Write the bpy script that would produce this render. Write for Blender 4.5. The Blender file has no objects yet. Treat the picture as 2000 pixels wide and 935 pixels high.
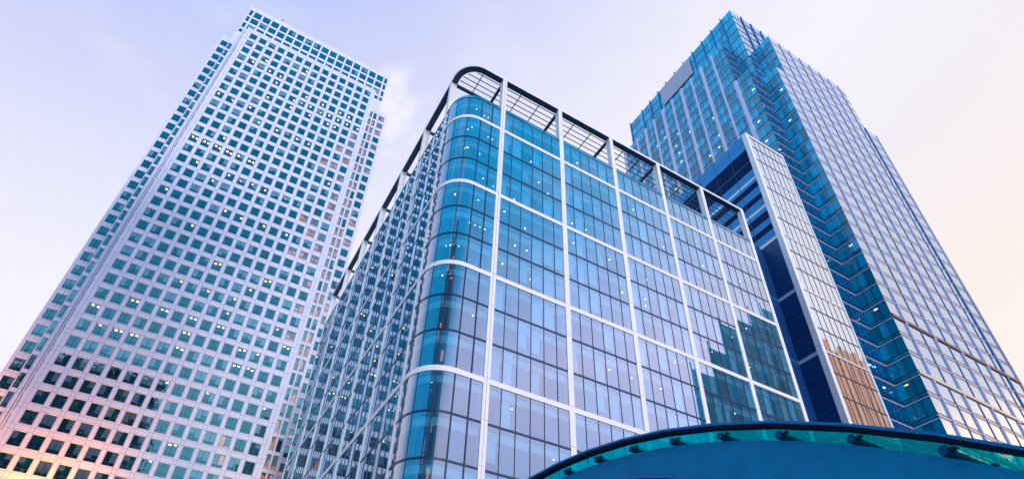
import bpy, math, random
from mathutils import Matrix, Vector
R = math.radians
random.seed(7)
sc = bpy.context.scene
col = sc.collection

# ------------------------------------------------------------------ camera
CAM = Vector((-20.308, -40.479, 1.70))
RGT = Vector((0.862395, -0.505534, 0.026648))
UPV = Vector((-0.336420, -0.532977, 0.776374))
FWD = Vector((0.378281, 0.678506, 0.629709))
FPX = 1190.474
cd = bpy.data.cameras.new('camera')
cam = bpy.data.objects.new('camera', cd)
col.objects.link(cam)
cam.matrix_world = Matrix(((RGT.x, UPV.x, -FWD.x, CAM.x), (RGT.y, UPV.y, -FWD.y, CAM.y),
                           (RGT.z, UPV.z, -FWD.z, CAM.z), (0, 0, 0, 1)))
cd.sensor_width = 36.0
cd.lens = FPX / 2000 * 36
cd.shift_y = 0.0672
cd.clip_start = 0.1
cd.clip_end = 6000
sc.camera = cam

# ------------------------------------------------------------------ colour management, sampling
sc.view_settings.view_transform = 'Standard'
sc.view_settings.look = 'None'
sc.view_settings.gamma = 1
sc.view_settings.use_curve_mapping = False
sc.view_settings.exposure = 0.0
sc.cycles.use_denoising = True
sc.cycles.max_bounces = 7
sc.cycles.diffuse_bounces = 3
sc.cycles.glossy_bounces = 4
sc.cycles.transparent_max_bounces = 10
sc.cycles.sample_clamp_indirect = 6

# ------------------------------------------------------------------ sky and sun
SUN_DIR = Vector((-0.07, -0.98, 0.185)).normalized()      # towards the sun: behind the viewer, to the right
SUN_EL = math.asin(SUN_DIR.z)
SUN_ROT = math.atan2(SUN_DIR.x, SUN_DIR.y)
world = bpy.data.worlds.new('World')
sc.world = world
world.use_nodes = True
wt = world.node_tree
wt.nodes.clear()
def wn(t, **k):
    n = wt.nodes.new(t)
    for a, b in k.items(): setattr(n, a, b)
    return n
def wl(a, b): wt.links.new(a, b)
def wmath(op, a, b=None, c=None):
    n = wn('ShaderNodeMath', operation=op)
    for i, x in enumerate((a, b, c)):
        if x is None: continue
        if isinstance(x, (int, float)): n.inputs[i].default_value = x
        else: wl(x, n.inputs[i])
    return n.outputs[0]
def wdot(vec, d):
    n = wn('ShaderNodeVectorMath', operation='DOT_PRODUCT')
    wl(vec, n.inputs[0]); n.inputs[1].default_value = d
    return n.outputs['Value']
def wramp(fac, stops):
    n = wn('ShaderNodeValToRGB')
    e = n.color_ramp.elements
    while len(e) > 1: e.remove(e[-1])
    e[0].position = stops[0][0]; e[0].color = (*stops[0][1], 1)
    for p, c in stops[1:]:
        q = e.new(p); q.color = (*c, 1)
    wl(fac, n.inputs[0])
    return n.outputs[0]
def wmix(fac, a, b):
    n = wn('ShaderNodeMix', data_type='RGBA')
    if isinstance(fac, (int, float)): n.inputs[0].default_value = fac
    else: wl(fac, n.inputs[0])
    wl(a, n.inputs[6]); wl(b, n.inputs[7])
    return n.outputs[2]
tc = wn('ShaderNodeTexCoord')
V = tc.outputs['Generated']
sky = wn('ShaderNodeTexSky', sky_type='NISHITA', sun_disc=False)
sky.sun_elevation = SUN_EL
sky.sun_rotation = SUN_ROT
sky.dust_density = 2.0
elev = wdot(V, (0, 0, 1))
right = wdot(V, (0.873, -0.487, 0))
fwd = wdot(V, (0.487, 0.873, 0))
# thin overcast at dusk: cream towards the sunset side, lavender and blue away from it
t = wmath('SUBTRACT', wmath('MULTIPLY', elev, 1.3), wmath('MULTIPLY', right, 0.45))
tn = wmath('MULTIPLY', t, 1 / 1.6)
front = wramp(tn, [(0.0, (5.0, 2.8, 1.4)), (.05, (2.2, 1.5, .98)), (.10, (1.15, .97, .88)), (.14, (1.0, .90, .86)), (.26, (.985, .875, .82)), (.44, (.905, .86, .915)), (.56, (.92, .90, .98)),
                   (.64, (.84, .84, .97)), (.70, (.75, .765, .96)), (.78, (.57, .63, .96)), (.82, (.28, .58, 1.0)), (.86, (.04, .62, 1.12)), (1.0, (.03, .60, 1.10))])
back = wramp(tn, [(0.0, (1.05, 1.2, 1.6)), (.07, (1.1, 1.24, 1.75)), (.14, (1.3, 1.36, 1.95)), (.23, (1.45, 1.40, 1.95)), (.32, (.95, 1.15, 1.75)), (.38, (.52, .92, 1.5)), (.43, (.16, .66, 1.22)),
                  (.50, (.02, .54, 1.06)), (.8, (.02, .50, 1.0)), (1.0, (.04, .50, .98))])
nb = wn('ShaderNodeMapRange', interpolation_type='SMOOTHSTEP')
wl(fwd, nb.inputs[0]); nb.inputs[1].default_value = .12; nb.inputs[2].default_value = -.3
cl = wmix(nb.outputs[0], front, back)
# soft cloud puffs
noi = wn('ShaderNodeTexNoise'); noi.inputs['Scale'].default_value = 4.2; noi.inputs['Detail'].default_value = 5; noi.inputs['Roughness'].default_value = .55
mp = wn('ShaderNodeMapping'); mp.inputs['Location'].default_value = (3.1, .4, 1.7); mp.inputs['Scale'].default_value = (1, 1, 1.6)
wl(V, mp.inputs[0]); wl(mp.outputs[0], noi.inputs[0])
cm = wn('ShaderNodeMapRange', interpolation_type='SMOOTHSTEP')
wl(noi.outputs[0], cm.inputs[0]); cm.inputs[1].default_value = .52; cm.inputs[2].default_value = .68; cm.inputs[4].default_value = .16
cdot = wdot(V, (.1095, .564, .819))
cm2 = wn('ShaderNodeMapRange', interpolation_type='SMOOTHSTEP'); wl(cdot, cm2.inputs[0]); cm2.inputs[1].default_value = .9972; cm2.inputs[2].default_value = .9995
no2 = wn('ShaderNodeTexNoise'); no2.inputs['Scale'].default_value = 16; no2.inputs['Detail'].default_value = 6; wl(V, no2.inputs[0])
cm3 = wn('ShaderNodeMapRange', interpolation_type='SMOOTHSTEP'); wl(no2.outputs[0], cm3.inputs[0]); cm3.inputs[1].default_value = .40; cm3.inputs[2].default_value = .62
puff = wmath('MULTIPLY', wmath('MULTIPLY', cm2.outputs[0], cm3.outputs[0]), .7)
wh = wn('ShaderNodeRGB'); wh.outputs[0].default_value = (1.0, .965, .985, 1)
cl = wmix(wmath('MAXIMUM', cm.outputs[0], puff), cl, wh.outputs[0])
scl = wn('ShaderNodeVectorMath', operation='SCALE'); wl(cl, scl.inputs[0]); scl.inputs['Scale'].default_value = 10.8
mixsky = wmix(0.92, sky.outputs[0], scl.outputs[0])
bg = wn('ShaderNodeBackground'); bg.inputs['Strength'].default_value = 0.1
wl(mixsky, bg.inputs['Color'])
wo = wn('ShaderNodeOutputWorld'); wl(bg.outputs[0], wo.inputs[0])
sd = bpy.data.lights.new('sun', 'SUN'); sd.energy = 1.45; sd.angle = R(9); sd.color = (1.0, .93, .88)
so = bpy.data.objects.new('sun', sd); col.objects.link(so)
so.rotation_euler = (-SUN_DIR).to_track_quat('-Z', 'Y').to_euler()

# ------------------------------------------------------------------ materials
def newmat(name):
    m = bpy.data.materials.new(name); m.use_nodes = True
    m.node_tree.nodes.clear()
    return m
class NT:
    def __init__(s, m): s.t = m.node_tree
    def n(s, t, **k):
        x = s.t.nodes.new(t)
        for a, b in k.items(): setattr(x, a, b)
        return x
    def l(s, a, b): s.t.links.new(a, b)
    def m(s, op, a, b=None, c=None):
        x = s.n('ShaderNodeMath', operation=op)
        for i, y in enumerate((a, b, c)):
            if y is None: continue
            if isinstance(y, (int, float)): x.inputs[i].default_value = y
            else: s.l(y, x.inputs[i])
        return x.outputs[0]
    def mix(s, f, a, b):
        x = s.n('ShaderNodeMix', data_type='RGBA')
        for i, y in ((0, f), (6, a), (7, b)):
            if isinstance(y, (int, float)): x.inputs[i].default_value = y
            elif isinstance(y, tuple): x.inputs[i].default_value = (*y, 1)
            else: s.l(y, x.inputs[i])
        return x.outputs[2]
    def out(s, sh):
        o = s.n('ShaderNodeOutputMaterial'); s.l(sh, o.inputs[0])
def matte(name, c, rough=.5, metal=0.0, var=.12, scale=.35, spec=.5, bump=0.0, bscale=6.0, streak=0.0):
    m = newmat(name); a = NT(m)
    p = a.n('ShaderNodeBsdfPrincipled')
    g = a.n('ShaderNodeNewGeometry')
    no = a.n('ShaderNodeTexNoise'); no.inputs['Scale'].default_value = scale; no.inputs['Detail'].default_value = 6; no.inputs['Roughness'].default_value = .65
    a.l(g.outputs['Position'], no.inputs[0])
    f = a.m('SUBTRACT', no.outputs[0], .5)
    f = a.m('MULTIPLY_ADD', f, var * 2, 1.0)
    if streak:
        mp = a.n('ShaderNodeMapping'); mp.inputs['Scale'].default_value = (2.6, 2.6, .07)
        a.l(g.outputs['Position'], mp.inputs[0])
        n2 = a.n('ShaderNodeTexNoise'); n2.inputs['Scale'].default_value = 1.0; n2.inputs['Detail'].default_value = 4
        a.l(mp.outputs[0], n2.inputs[0])
        f = a.m('MULTIPLY', f, a.m('MULTIPLY_ADD', a.m('SUBTRACT', n2.outputs[0], .5), streak * 2, 1.0))
    v = a.n('ShaderNodeVectorMath', operation='SCALE'); v.inputs[0].default_value = c; a.l(f, v.inputs['Scale'])
    a.l(v.outputs[0], p.inputs['Base Color'])
    p.inputs['Roughness'].default_value = rough; p.inputs['Metallic'].default_value = metal
    p.inputs['Specular IOR Level'].default_value = spec
    if bump:
        b = a.n('ShaderNodeBump'); b.inputs['Strength'].default_value = .6; b.inputs['Distance'].default_value = bump
        n3 = a.n('ShaderNodeTexNoise'); n3.inputs['Scale'].default_value = bscale; n3.inputs['Detail'].default_value = 4
        a.l(g.outputs['Position'], n3.inputs[0]); a.l(n3.outputs[0], b.inputs['Height']); a.l(b.outputs[0], p.inputs['Normal'])
    a.out(p.outputs[0])
    return m
def emit(name, c, s):
    m = newmat(name); a = NT(m)
    e = a.n('ShaderNodeEmission'); e.inputs[0].default_value = (*c, 1); e.inputs[1].default_value = s
    a.out(e.outputs[0])
    m.cycles.emission_sampling = 'NONE'
    return m
def glass(name, body, tint, clear=.4, f0=.12, power=2.2, bump=.0, bscale=.3, rough=.0, gcol=(.96, .98, 1.0), var=.35, trans=False):
    """coated window glass: body colour, see-through share, angle dependent mirror"""
    m = newmat(name); a = NT(m)
    at = a.n('ShaderNodeAttribute', attribute_name='rnd')
    g = a.n('ShaderNodeNewGeometry')
    f = a.m('MULTIPLY_ADD', at.outputs['Fac'], var, 1 - var * .5)
    v = a.n('ShaderNodeVectorMath', operation='SCALE'); v.inputs[0].default_value = body; a.l(f, v.inputs['Scale'])
    d = a.n('ShaderNodeBsdfTranslucent' if trans else 'ShaderNodeBsdfDiffuse'); a.l(v.outputs[0], d.inputs[0])
    tr = a.n('ShaderNodeBsdfTransparent'); tr.inputs[0].default_value = (*tint, 1)
    mx = a.n('ShaderNodeMixShader'); mx.inputs[0].default_value = clear
    a.l(d.outputs[0], mx.inputs[1]); a.l(tr.outputs[0], mx.inputs[2])
    gl = a.n('ShaderNodeBsdfGlossy'); gl.inputs[0].default_value = (*gcol, 1); gl.inputs['Roughness'].default_value = rough
    if bump:
        b = a.n('ShaderNodeBump'); b.inputs['Strength'].default_value = 1.0; b.inputs['Distance'].default_value = bump
        no = a.n('ShaderNodeTexNoise'); no.inputs['Scale'].default_value = bscale; no.inputs['Detail'].default_value = 1.5
        # each pane warps a little differently
        ad = a.n('ShaderNodeVectorMath', operation='ADD'); cx = a.n('ShaderNodeCombineXYZ')
        r7 = a.m('MULTIPLY', at.outputs['Fac'], 37.0); a.l(r7, cx.inputs[0]); a.l(r7, cx.inputs[1])
        a.l(g.outputs['Position'], ad.inputs[0]); a.l(cx.outputs[0], ad.inputs[1])
        a.l(ad.outputs[0], no.inputs[0]); a.l(no.outputs[0], b.inputs['Height']); a.l(b.outputs[0], gl.inputs['Normal'])
    # Schlick-like, same on both sides
    dt = a.n('ShaderNodeVectorMath', operation='DOT_PRODUCT'); a.l(g.outputs['Incoming'], dt.inputs[0]); a.l(g.outputs['Normal'], dt.inputs[1])
    c = a.m('ABSOLUTE', dt.outputs['Value'])
    fr = a.m('MULTIPLY_ADD', a.m('POWER', a.m('SUBTRACT', 1.0, c), power), 1 - f0, f0)
    mm = a.n('ShaderNodeMixShader'); a.l(fr, mm.inputs[0]); a.l(mx.outputs[0], mm.inputs[1]); a.l(gl.outputs[0], mm.inputs[2])
    a.out(mm.outputs[0])
    return m
def panel(name, c, seam, au, u0, uoff, az, z0, zoff, w=.07, rough=.38, axis=0, metal=0.0):
    """cladding panels with thin open joints laid out in metres"""
    m = newmat(name); a = NT(m)
    g = a.n('ShaderNodeNewGeometry'); s = a.n('ShaderNodeSeparateXYZ'); a.l(g.outputs['Position'], s.inputs[0])
    no = a.n('ShaderNodeTexNoise'); no.inputs['Scale'].default_value = .12; no.inputs['Detail'].default_value = 7; no.inputs['Roughness'].default_value = .7
    a.l(g.outputs['Position'], no.inputs[0])
    mp = a.n('ShaderNodeMapping'); mp.inputs['Scale'].default_value = (1.7, 1.7, .05); a.l(g.outputs['Position'], mp.inputs[0])
    n2 = a.n('ShaderNodeTexNoise'); n2.inputs['Scale'].default_value = 1; n2.inputs['Detail'].default_value = 3; a.l(mp.outputs[0], n2.inputs[0])
    f = a.m('ADD', a.m('MULTIPLY_ADD', no.outputs[0], .22, .80), a.m('MULTIPLY', n2.outputs[0], .16))
    def lines(x, p, off, offs):
        r = None
        q = a.m('DIVIDE', a.m('SUBTRACT', x, off), p); q = a.m('FRACT', q)
        for o in offs:
            k = a.m('LESS_THAN', a.m('ABSOLUTE', a.m('SUBTRACT', q, o / p)), w / 2 / p)
            r = k if r is None else a.m('MAXIMUM', r, k)
        return r
    k = a.m('MAXIMUM', lines(s.outputs[axis], au, u0, uoff), lines(s.outputs[2], az, z0, zoff))
    v = a.n('ShaderNodeVectorMath', operation='SCALE'); v.inputs[0].default_value = c; a.l(f, v.inputs['Scale'])
    cc = a.mix(k, v.outputs[0], seam)
    p = a.n('ShaderNodeBsdfPrincipled'); a.l(cc, p.inputs['Base Color']); p.inputs['Roughness'].default_value = rough; p.inputs['Metallic'].default_value = metal
    a.out(p.outputs[0])
    return m

FLA = 3.917                                   # floor height of the stone tower
M_STEEL = panel('steel_panels', (.70, .71, .83), (.28, .31, .50), 2.787, -45.61, (1.05, 1.737), FLA, 178.25 - 40 * FLA, (2.62, 3.55), .07)
M_STEEL_SIDE = panel('steel_panels_side', (.68, .71, .84), (.30, .33, .50), 2.787, 80.0, (1.05, 1.737), FLA, 178.25 - 40 * FLA, (2.62, 3.55), .07, axis=1)
M_FRAME = matte('window_frame_paint', (.010, .030, .075), .4)
M_GLASS_A = glass('tower_glass', (.0, .08, .14), (.80, .90, .97), .58, .17, 2.6, .030, .6, var=.9, gcol=(.24, .85, .90))
M_GLASS_B = glass('facade_glass', (.0, .21, .46), (.45, .84, 1.0), .60, .20, 1.7, .0016, .35, var=.9, gcol=(.90, .92, 1.0))
M_GLASS_BL = glass('side_facade_glass', (.0, .20, .40), (.50, .85, 1.0), .35, .22, 1.5, .0014, .3, var=.5, gcol=(.62, .87, 1.0))
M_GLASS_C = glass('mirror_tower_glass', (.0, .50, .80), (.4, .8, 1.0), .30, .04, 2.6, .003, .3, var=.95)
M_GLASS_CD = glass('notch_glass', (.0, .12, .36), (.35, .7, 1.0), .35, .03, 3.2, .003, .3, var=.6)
M_GLASS_CF = glass('front_tower_glass', (.10, .22, .42), (.4, .7, .9), .1, .2, 1.0, .0015, .25, var=.35, gcol=(.74, .85, 1.0))
M_GLASS_D = glass('side_tower_glass', (.06, .18, .36), (.3, .7, .95), .2, .58, 1.1, .003, .22, var=.2, gcol=(.86, .92, 1.0))
M_DARKGLASS = glass('dark_glass', (.0, .012, .07), (.05, .15, .4), .2, .03, 5.0, .001, .3, gcol=(.25, .45, .9))
M_WHITE = matte('white_cladding', (.90, .86, .87), .42, var=.05, scale=.3, streak=.05)
M_WHITE_J = panel('white_column_cladding', (.91, .87, .88), (.55, .42, .47), 400.0, -200.0, (200.0,), 4.095, 67.04 - 18 * 4.095, (.30,), .06)
M_DARK = matte('dark_mullion', (.006, .022, .075), .35)
M_SOFFIT = matte('dark_soffit_metal', (.012, .035, .085), .45, var=.2)
M_BLUEBAND = matte('blue_cladding', (.0, .27, .62), .35, var=.12)
M_LOUVRE = matte('navy_louvre', (.002, .05, .20), .4, var=.25)
M_LILAC = matte('lilac_metal', (.60, .60, .78), .35, var=.06)
M_BLUEFIN = matte('blue_fin_metal', (.02, .17, .42), .3, var=.1, metal=.35)
M_SPANDREL = matte('rosy_spandrel', (.20, .14, .20), .35, var=.2)
M_BRONZE = matte('bronze_band', (.22, .10, .09), .35, var=.2)
M_GOLD = matte('pale_gold_band', (.74, .58, .44), .35, var=.15)
M_SIGN = matte('blank_sign_panel', (.42, .42, .53), .5, var=.05)
M_INT = matte('interior_plaster', (.06, .24, .46), .8, var=.1)
M_INTD = matte('interior_core', (.02, .10, .17), .8, var=.3)
M_CEIL = matte('ceiling_tiles', (.10, .33, .48), .8, var=.1)
M_BLIND = matte('window_blind', (.80, .82, .88), .8, var=.08)
M_BLIND_SUNSET = matte('sunset_tinted_blind', (.78, .40, .30), .8, var=.1)  # orange of the reflected sunset put into the blind colour
M_SUNSETPINK = emit('sunset_reflection_glow', (1.0, .40, .28), 1.3)  # added glow imitating sunset reflected in the panes, no room lamp
M_BLIND_P = matte('rosy_window_blind', (.78, .60, .64), .8, var=.12)
M_LAMP_W = emit('warm_ceiling_lamp', (1.0, .48, .10), 13.0)
M_LAMP_A = emit('amber_ceiling_lamp', (1.0, .50, .13), 10.0)
M_LAMP_C = emit('cool_ceiling_lamp', (1.0, .78, .55), 10.0)
M_ROOMSUNSET = emit('lit_room_and_sunset', (1.0, .30, .05), 1.2)  # lit rooms low in the notch; elsewhere added glow for reflected sunset
M_CONC = matte('blue_painted_concrete', (.0, .235, .50), .75, var=.30, scale=1.6, bump=.012, bscale=9, spec=.15, streak=.07)
M_TUBE = matte('grey_tube_steel', (.006, .05, .10), .5, var=.15, scale=3, spec=.2)
M_CAP = matte('blue_end_cap', (.0, .12, .34), .6, var=.1, scale=4, spec=.1)
M_RIM = matte('rim_steel', (.0, .17, .46), .5, var=.12, scale=2, spec=.15)
M_RIMD = matte('rim_rubber', (.002, .010, .035), .7, var=.1, spec=.1)
M_GLASS_E = glass('canopy_glass', (.02, .48, .50), (.06, .76, .78), .66, .02, 9.0, .003, 1.2, var=.3, trans=True)
M_GLASS_P = glass('parapet_glass', (.02, .25, .42), (.5, .85, .95), .6, .05, 3.0)
M_GREY = matte('roof_membrane', (.30, .31, .33), .8)
M_DISH = matte('white_dish_paint', (.8, .8, .82), .4)
M_T1 = glass('teal_tower_glass', (.0, .12, .15), (.1, .5, .6), .15, .03, 4.0, .004, .4)
M_T1L = matte('teal_tower_band', (.03, .27, .33), .6, spec=.1)
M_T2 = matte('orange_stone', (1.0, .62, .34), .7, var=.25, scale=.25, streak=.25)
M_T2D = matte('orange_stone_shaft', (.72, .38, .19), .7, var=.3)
M_T3 = matte('black_tower_cladding', (.012, .016, .022), .45, var=.2)
M_T3W = emit('lit_yellow_window', (1.0, .42, .05), 1.7)
M_T3G = glass('black_tower_glass', (.01, .02, .03), (.1, .1, .1), .1, .05, 4)
M_PAVE = matte('plaza_paving', (.33, .32, .33), .8, var=.15, scale=.5)

# ------------------------------------------------------------------ mesh helpers
class MB:
    def __init__(s): s.v = []; s.f = []; s.mi = []; s.r = []; s.mats = []; s.smooth = []
    def mat(s, m):
        if m not in s.mats: s.mats.append(m)
        return s.mats.index(m)
    def face(s, pts, m, rnd=None, sm=False):
        b = len(s.v); s.v += [tuple(p) for p in pts]
        s.f.append(tuple(range(b, b + len(pts)))); s.mi.append(s.mat(m)); s.r.append(random.random() if rnd is None else rnd); s.smooth.append(sm)
    def box(s, x0, x1, y0, y1, z0, z1, m, rnd=None, skip=''):
        if x0 > x1: x0, x1 = x1, x0
        if y0 > y1: y0, y1 = y1, y0
        b = len(s.v)
        s.v += [(x0, y0, z0), (x1, y0, z0), (x1, y1, z0), (x0, y1, z0), (x0, y0, z1), (x1, y0, z1), (x1, y1, z1), (x0, y1, z1)]
        r = random.random() if rnd is None else rnd
        k = s.mat(m)
        for q in ((0, 3, 2, 1), (4, 5, 6, 7), (0, 1, 5, 4), (2, 3, 7, 6), (1, 2, 6, 5), (3, 0, 4, 7)):
            s.f.append(tuple(b + i for i in q)); s.mi.append(k); s.r.append(r); s.smooth.append(False)
    def tube(s, p0, p1, r0, r1, m, n=14, caps=True, capm=None):
        p0 = Vector(p0); p1 = Vector(p1); d = (p1 - p0).normalized()
        a = d.orthogonal().normalized(); c = d.cross(a)
        A = [p0 + (a * math.cos(2 * math.pi * i / n) + c * math.sin(2 * math.pi * i / n)) * r0 for i in range(n)]
        B = [p1 + (a * math.cos(2 * math.pi * i / n) + c * math.sin(2 * math.pi * i / n)) * r1 for i in range(n)]
        for i in range(n):
            j = (i + 1) % n
            s.face([A[i], A[j], B[j], B[i]], m, .5, True)
        if caps:
            s.face(A[::-1], capm or m, .5); s.face(B, capm or m, .5)
    def add(s, o):
        b = len(s.v); s.v += o.v
        for f, k, r, sm in zip(o.f, o.mi, o.r, o.smooth):
            s.f.append(tuple(b + i for i in f)); s.mi.append(s.mat(o.mats[k])); s.r.append(r); s.smooth.append(sm)
    def build(s, name, parent=None, base=None, kind=None, label=None):
        if not s.f: return None
        me = bpy.data.meshes.new(name)
        me.from_pydata(s.v, [], s.f)
        for m in s.mats: me.materials.append(m)
        me.polygons.foreach_set('material_index', s.mi)
        me.polygons.foreach_set('use_smooth', s.smooth)
        at = me.attributes.new('rnd', 'FLOAT', 'FACE'); at.data.foreach_set('value', s.r)
        me.update()
        o = bpy.data.objects.new(name, me); col.objects.link(o)
        if parent is not None:
            o.parent = parent
            if parent.type == 'EMPTY': o.matrix_parent_inverse = Matrix.Translation(-parent.location)
        if kind: o['kind'] = kind
        if label: o['label'] = label
        return o
def thing(name, label, cat, loc, group=None):
    o = bpy.data.objects.new(name, None); col.objects.link(o); o.location = loc
    o.empty_display_size = 2
    o['label'] = label; o['category'] = cat
    if group: o['group'] = group
    return o
def struct(o): o['kind'] = 'structure'; return o

class Face:
    """a facade plane: a along it, d inwards, z up"""
    def __init__(s, kind, off): s.k = kind; s.o = off
    def box(s, mb, a0, a1, d0, d1, z0, z1, m, rnd=None):
        if s.k == 'F': mb.box(a0, a1, s.o + d0, s.o + d1, z0, z1, m, rnd)
        elif s.k == 'B': mb.box(a0, a1, s.o - d0, s.o - d1, z0, z1, m, rnd)
        elif s.k == 'L': mb.box(s.o + d0, s.o + d1, a0, a1, z0, z1, m, rnd)
        else: mb.box(s.o - d0, s.o - d1, a0, a1, z0, z1, m, rnd)
    def P(s, a, d, z):
        return {'F': (a, s.o + d, z), 'B': (a, s.o - d, z), 'L': (s.o + d, a, z), 'R': (s.o - d, a, z)}[s.k]
    def quad(s, mb, a0, a1, d, z0, z1, m, rnd=None):
        p = [s.P(a0, d, z0), s.P(a1, d, z0), s.P(a1, d, z1), s.P(a0, d, z1)]
        if s.k in 'LB': p = p[::-1]
        mb.face(p, m, rnd)

def to_px(p):
    q = Vector(p) - CAM
    w = q.dot(FWD)
    if w < 1: return None
    return 1000 + FPX * q.dot(RGT) / w, 601.9 - FPX * q.dot(UPV) / w
def shown(pts):
    """rough size in the picture of a quad, 0 when outside the frame"""
    xy = [to_px(p) for p in pts]
    if None in xy: return 0
    cx = sum(p[0] for p in xy) / 4; cy = sum(p[1] for p in xy) / 4
    if not (0 < cx < 2000 and 0 < cy < 935): return 0
    a = 0
    for i in range(4):
        x0, y0 = xy[i]; x1, y1 = xy[(i + 1) % 4]; a += x0 * y1 - x1 * y0
    return abs(a)
class Windows:
    """collects windows; the 100 that show largest become parts, the rest one stuff part"""
    def __init__(s): s.w = []
    def add(s, score, frame, pane=None, blind=None): s.w.append((score, frame, pane, blind))
    def finish(s, parent, name, rest, n=100, pane='pane', blind='blind', hidden_ok=None):
        s.w.sort(key=lambda q: -q[0])
        common = MB()
        for i, (sc_, fr, pa, bl) in enumerate(s.w):
            if i < n and sc_ > 0:
                o = fr.build(name, parent)
                if pa: pa.build(pane, o)
                if bl and bl.f: bl.build(blind, o)
            else:
                common.add(fr)
                if pa: common.add(pa)
                if bl: common.add(bl)
        common.build(rest, parent, kind='stuff')

# ================================================================== ground
g = MB(); g.face([(-1500, -1500, 0), (1500, -1500, 0), (1500, 1500, 0), (-1500, 1500, 0)], M_PAVE)
struct(g.build('ground'))

# ================================================================== tower A: pale panelled office tower
TA = thing('office_tower', 'tallest pale steel panelled office tower with hundreds of square punched windows', 'tower', (-27.4, 105, 0))
VM, VC, VS = 80.52, 84.5, 87.5
winA = Windows()
lampsA = MB(); litA = MB()
ROWS = [(178.16 - FLA * i, 180.74 - FLA * i) for i in range(45)]
LITROWS = {3: (0, 5, .95, 1), 4: (7, 13, .6, 1), 2: (9, 10, .2, 1), 5: (6, 14, .8, 1), 6: (4, 14, .55, 1), 8: (0, 4, .9, 1), 9: (3, 10, .7, 1), 13: (0, 6, .95, 2), 15: (4, 12, .5, 1), 17: (0, 3, .8, 2),
           18: (5, 11, .5, 1), 20: (2, 8, .35, 1), 22: (6, 14, .55, 2), 24: (3, 9, .6, 2), 26: (0, 14, .3, 2), 27: (6, 14, .5, 2), 28: (0, 12, .45, 2), 30: (4, 14, .5, 2), 32: (7, 12, .6, 2), 33: (8, 13, .5, 2)}
def a_window(F, c, w, z0, z1, d=.09, row=0, k=0, split=True, warm=0.0, score=True, lower=False):
    fr, pa, bl = MB(), MB(), MB()
    a0, a1 = c - w / 2, c + w / 2
    t = .055
    F.box(fr, a0, a1, d - .05, d + .02, z1 - t, z1, M_FRAME); F.box(fr, a0, a1, d - .05, d + .02, z0, z0 + t, M_FRAME)
    F.box(fr, a0, a0 + t, d - .05, d + .02, z0 + t, z1 - t, M_FRAME); F.box(fr, a1 - t, a1, d - .05, d + .02, z0 + t, z1 - t, M_FRAME)
    zt = z0 + (z1 - z0) * .24
    if split: F.box(fr, c - .035, c + .035, d - .04, d + .02, z0 + t, z1 - t, M_FRAME)
    F.box(fr, a0 + t, a1 - t, d - .045, d + .02, zt - .035, zt + .035, M_FRAME)
    r = random.random()
    for (x0, x1) in (((a0, c), (c, a1)) if split else ((a0, a1),)):
        F.quad(pa, x0, x1, d, z0, zt, M_GLASS_A, min(1, r * .8 + random.random() * .2)); F.quad(pa, x0, x1, d, zt, z1, M_GLASS_A, min(1, r * .8 + random.random() * .2))
    # blinds
    q = random.random()
    bm = M_BLIND
    pb = .16 + .012 * row
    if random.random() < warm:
        q = 0; bm = random.choice((M_BLIND_SUNSET, M_BLIND_P))  # blind colour imitates sunset mirrored in the glass
        F.box(litA, a0 + .05, a1 - .05, d + .3, d + .34, z0 + random.choice((.1, .1, .7)), z1 - .1, random.choice((M_SUNSETPINK, M_SUNSETPINK, M_ROOMSUNSET)))  # added glowing panel in place of the sunset reflection
    elif lower: bm = M_BLIND_P; pb = .75
    if q < pb:
        both = random.random() < .45
        for i, (x0, x1) in enumerate(((a0 + .06, c - .03), (c + .03, a1 - .06))):
            if both or i == (k + row) % 2:
                zb = z0 + (z1 - z0) * random.choice((.30, .30, .5, .62, .26))
                F.box(bl, x0, x1, d + .03, d + .04, zb, z1 - .06, bm)
    sc_ = shown([F.P(a0, d, z0), F.P(a1, d, z0), F.P(a1, d, z1), F.P(a0, d, z1)]) if score else 0
    winA.add(sc_, fr, pa, bl)
def a_strip(F, wall, a0, a1, ztop, cols, rows, mat, depth=.34, zbot=0.0):
    """wall with punched openings; cols = [(centre, width)], rows = [(z0,z1)] from the top down"""
    x = a0
    for c, w in cols:
        F.box(wall, x, c - w / 2, 0, depth, zbot, ztop, mat); x = c + w / 2
        z = ztop
        for z0, z1 in rows:
            F.box(wall, c - w / 2, c + w / 2, .003, depth, z1, z, mat); z = z0
        if z > zbot: F.box(wall, c - w / 2, c + w / 2, .003, depth, zbot, z, mat)
    F.box(wall, x, a1, 0, depth, zbot, ztop, mat)
# main face
F = Face('F', VM)
wall = MB()
cols = [(-45.61 + 2.787 * k, 1.90) for k in range(14)]
a_strip(F, wall, -48.09, -7.03, 182.95, cols, ROWS, M_STEEL)
for i, (z0, z1) in enumerate(ROWS):
    for k, (c, w) in enumerate(cols):
        if z1 < 8: continue
        warm = (.62 if i in range(9, 24) else .15) * max(0, (k - 10.2) / 3) if i > 4 else 0
        a_window(F, c, w, z0, z1, row=i, k=k, warm=warm, lower=(i > 29 and k < 7))
        L = LITROWS.get(i)
        on = L and L[0] <= k < L[1] and random.random() < L[2]
        if on or random.random() < .02 + .0015 * i:
            n = L[3] if L else 1
            for q in range(n):
                aa = c + (random.uniform(-.55, .55) if n == 1 else (-.45 + .9 * q))
                dd = random.uniform(.55, 1.1)
                F.box(lampsA, aa - .22, aa + .22, dd, dd + .5, z1 + .12, z1 + .17, M_LAMP_A if i < 24 or random.random() < .6 else M_LAMP_C)
wall.box(-48.09, -47.75, VM + .35, VC, 0, 182.9, M_STEEL_SIDE); wall.box(-7.37, -7.03, VM + .35, VC, 0, 182.9, M_STEEL_SIDE)
wall.box(-47.74, -7.38, VM + .36, VC + 1, 182.3, 182.6, M_GREY)
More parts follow.
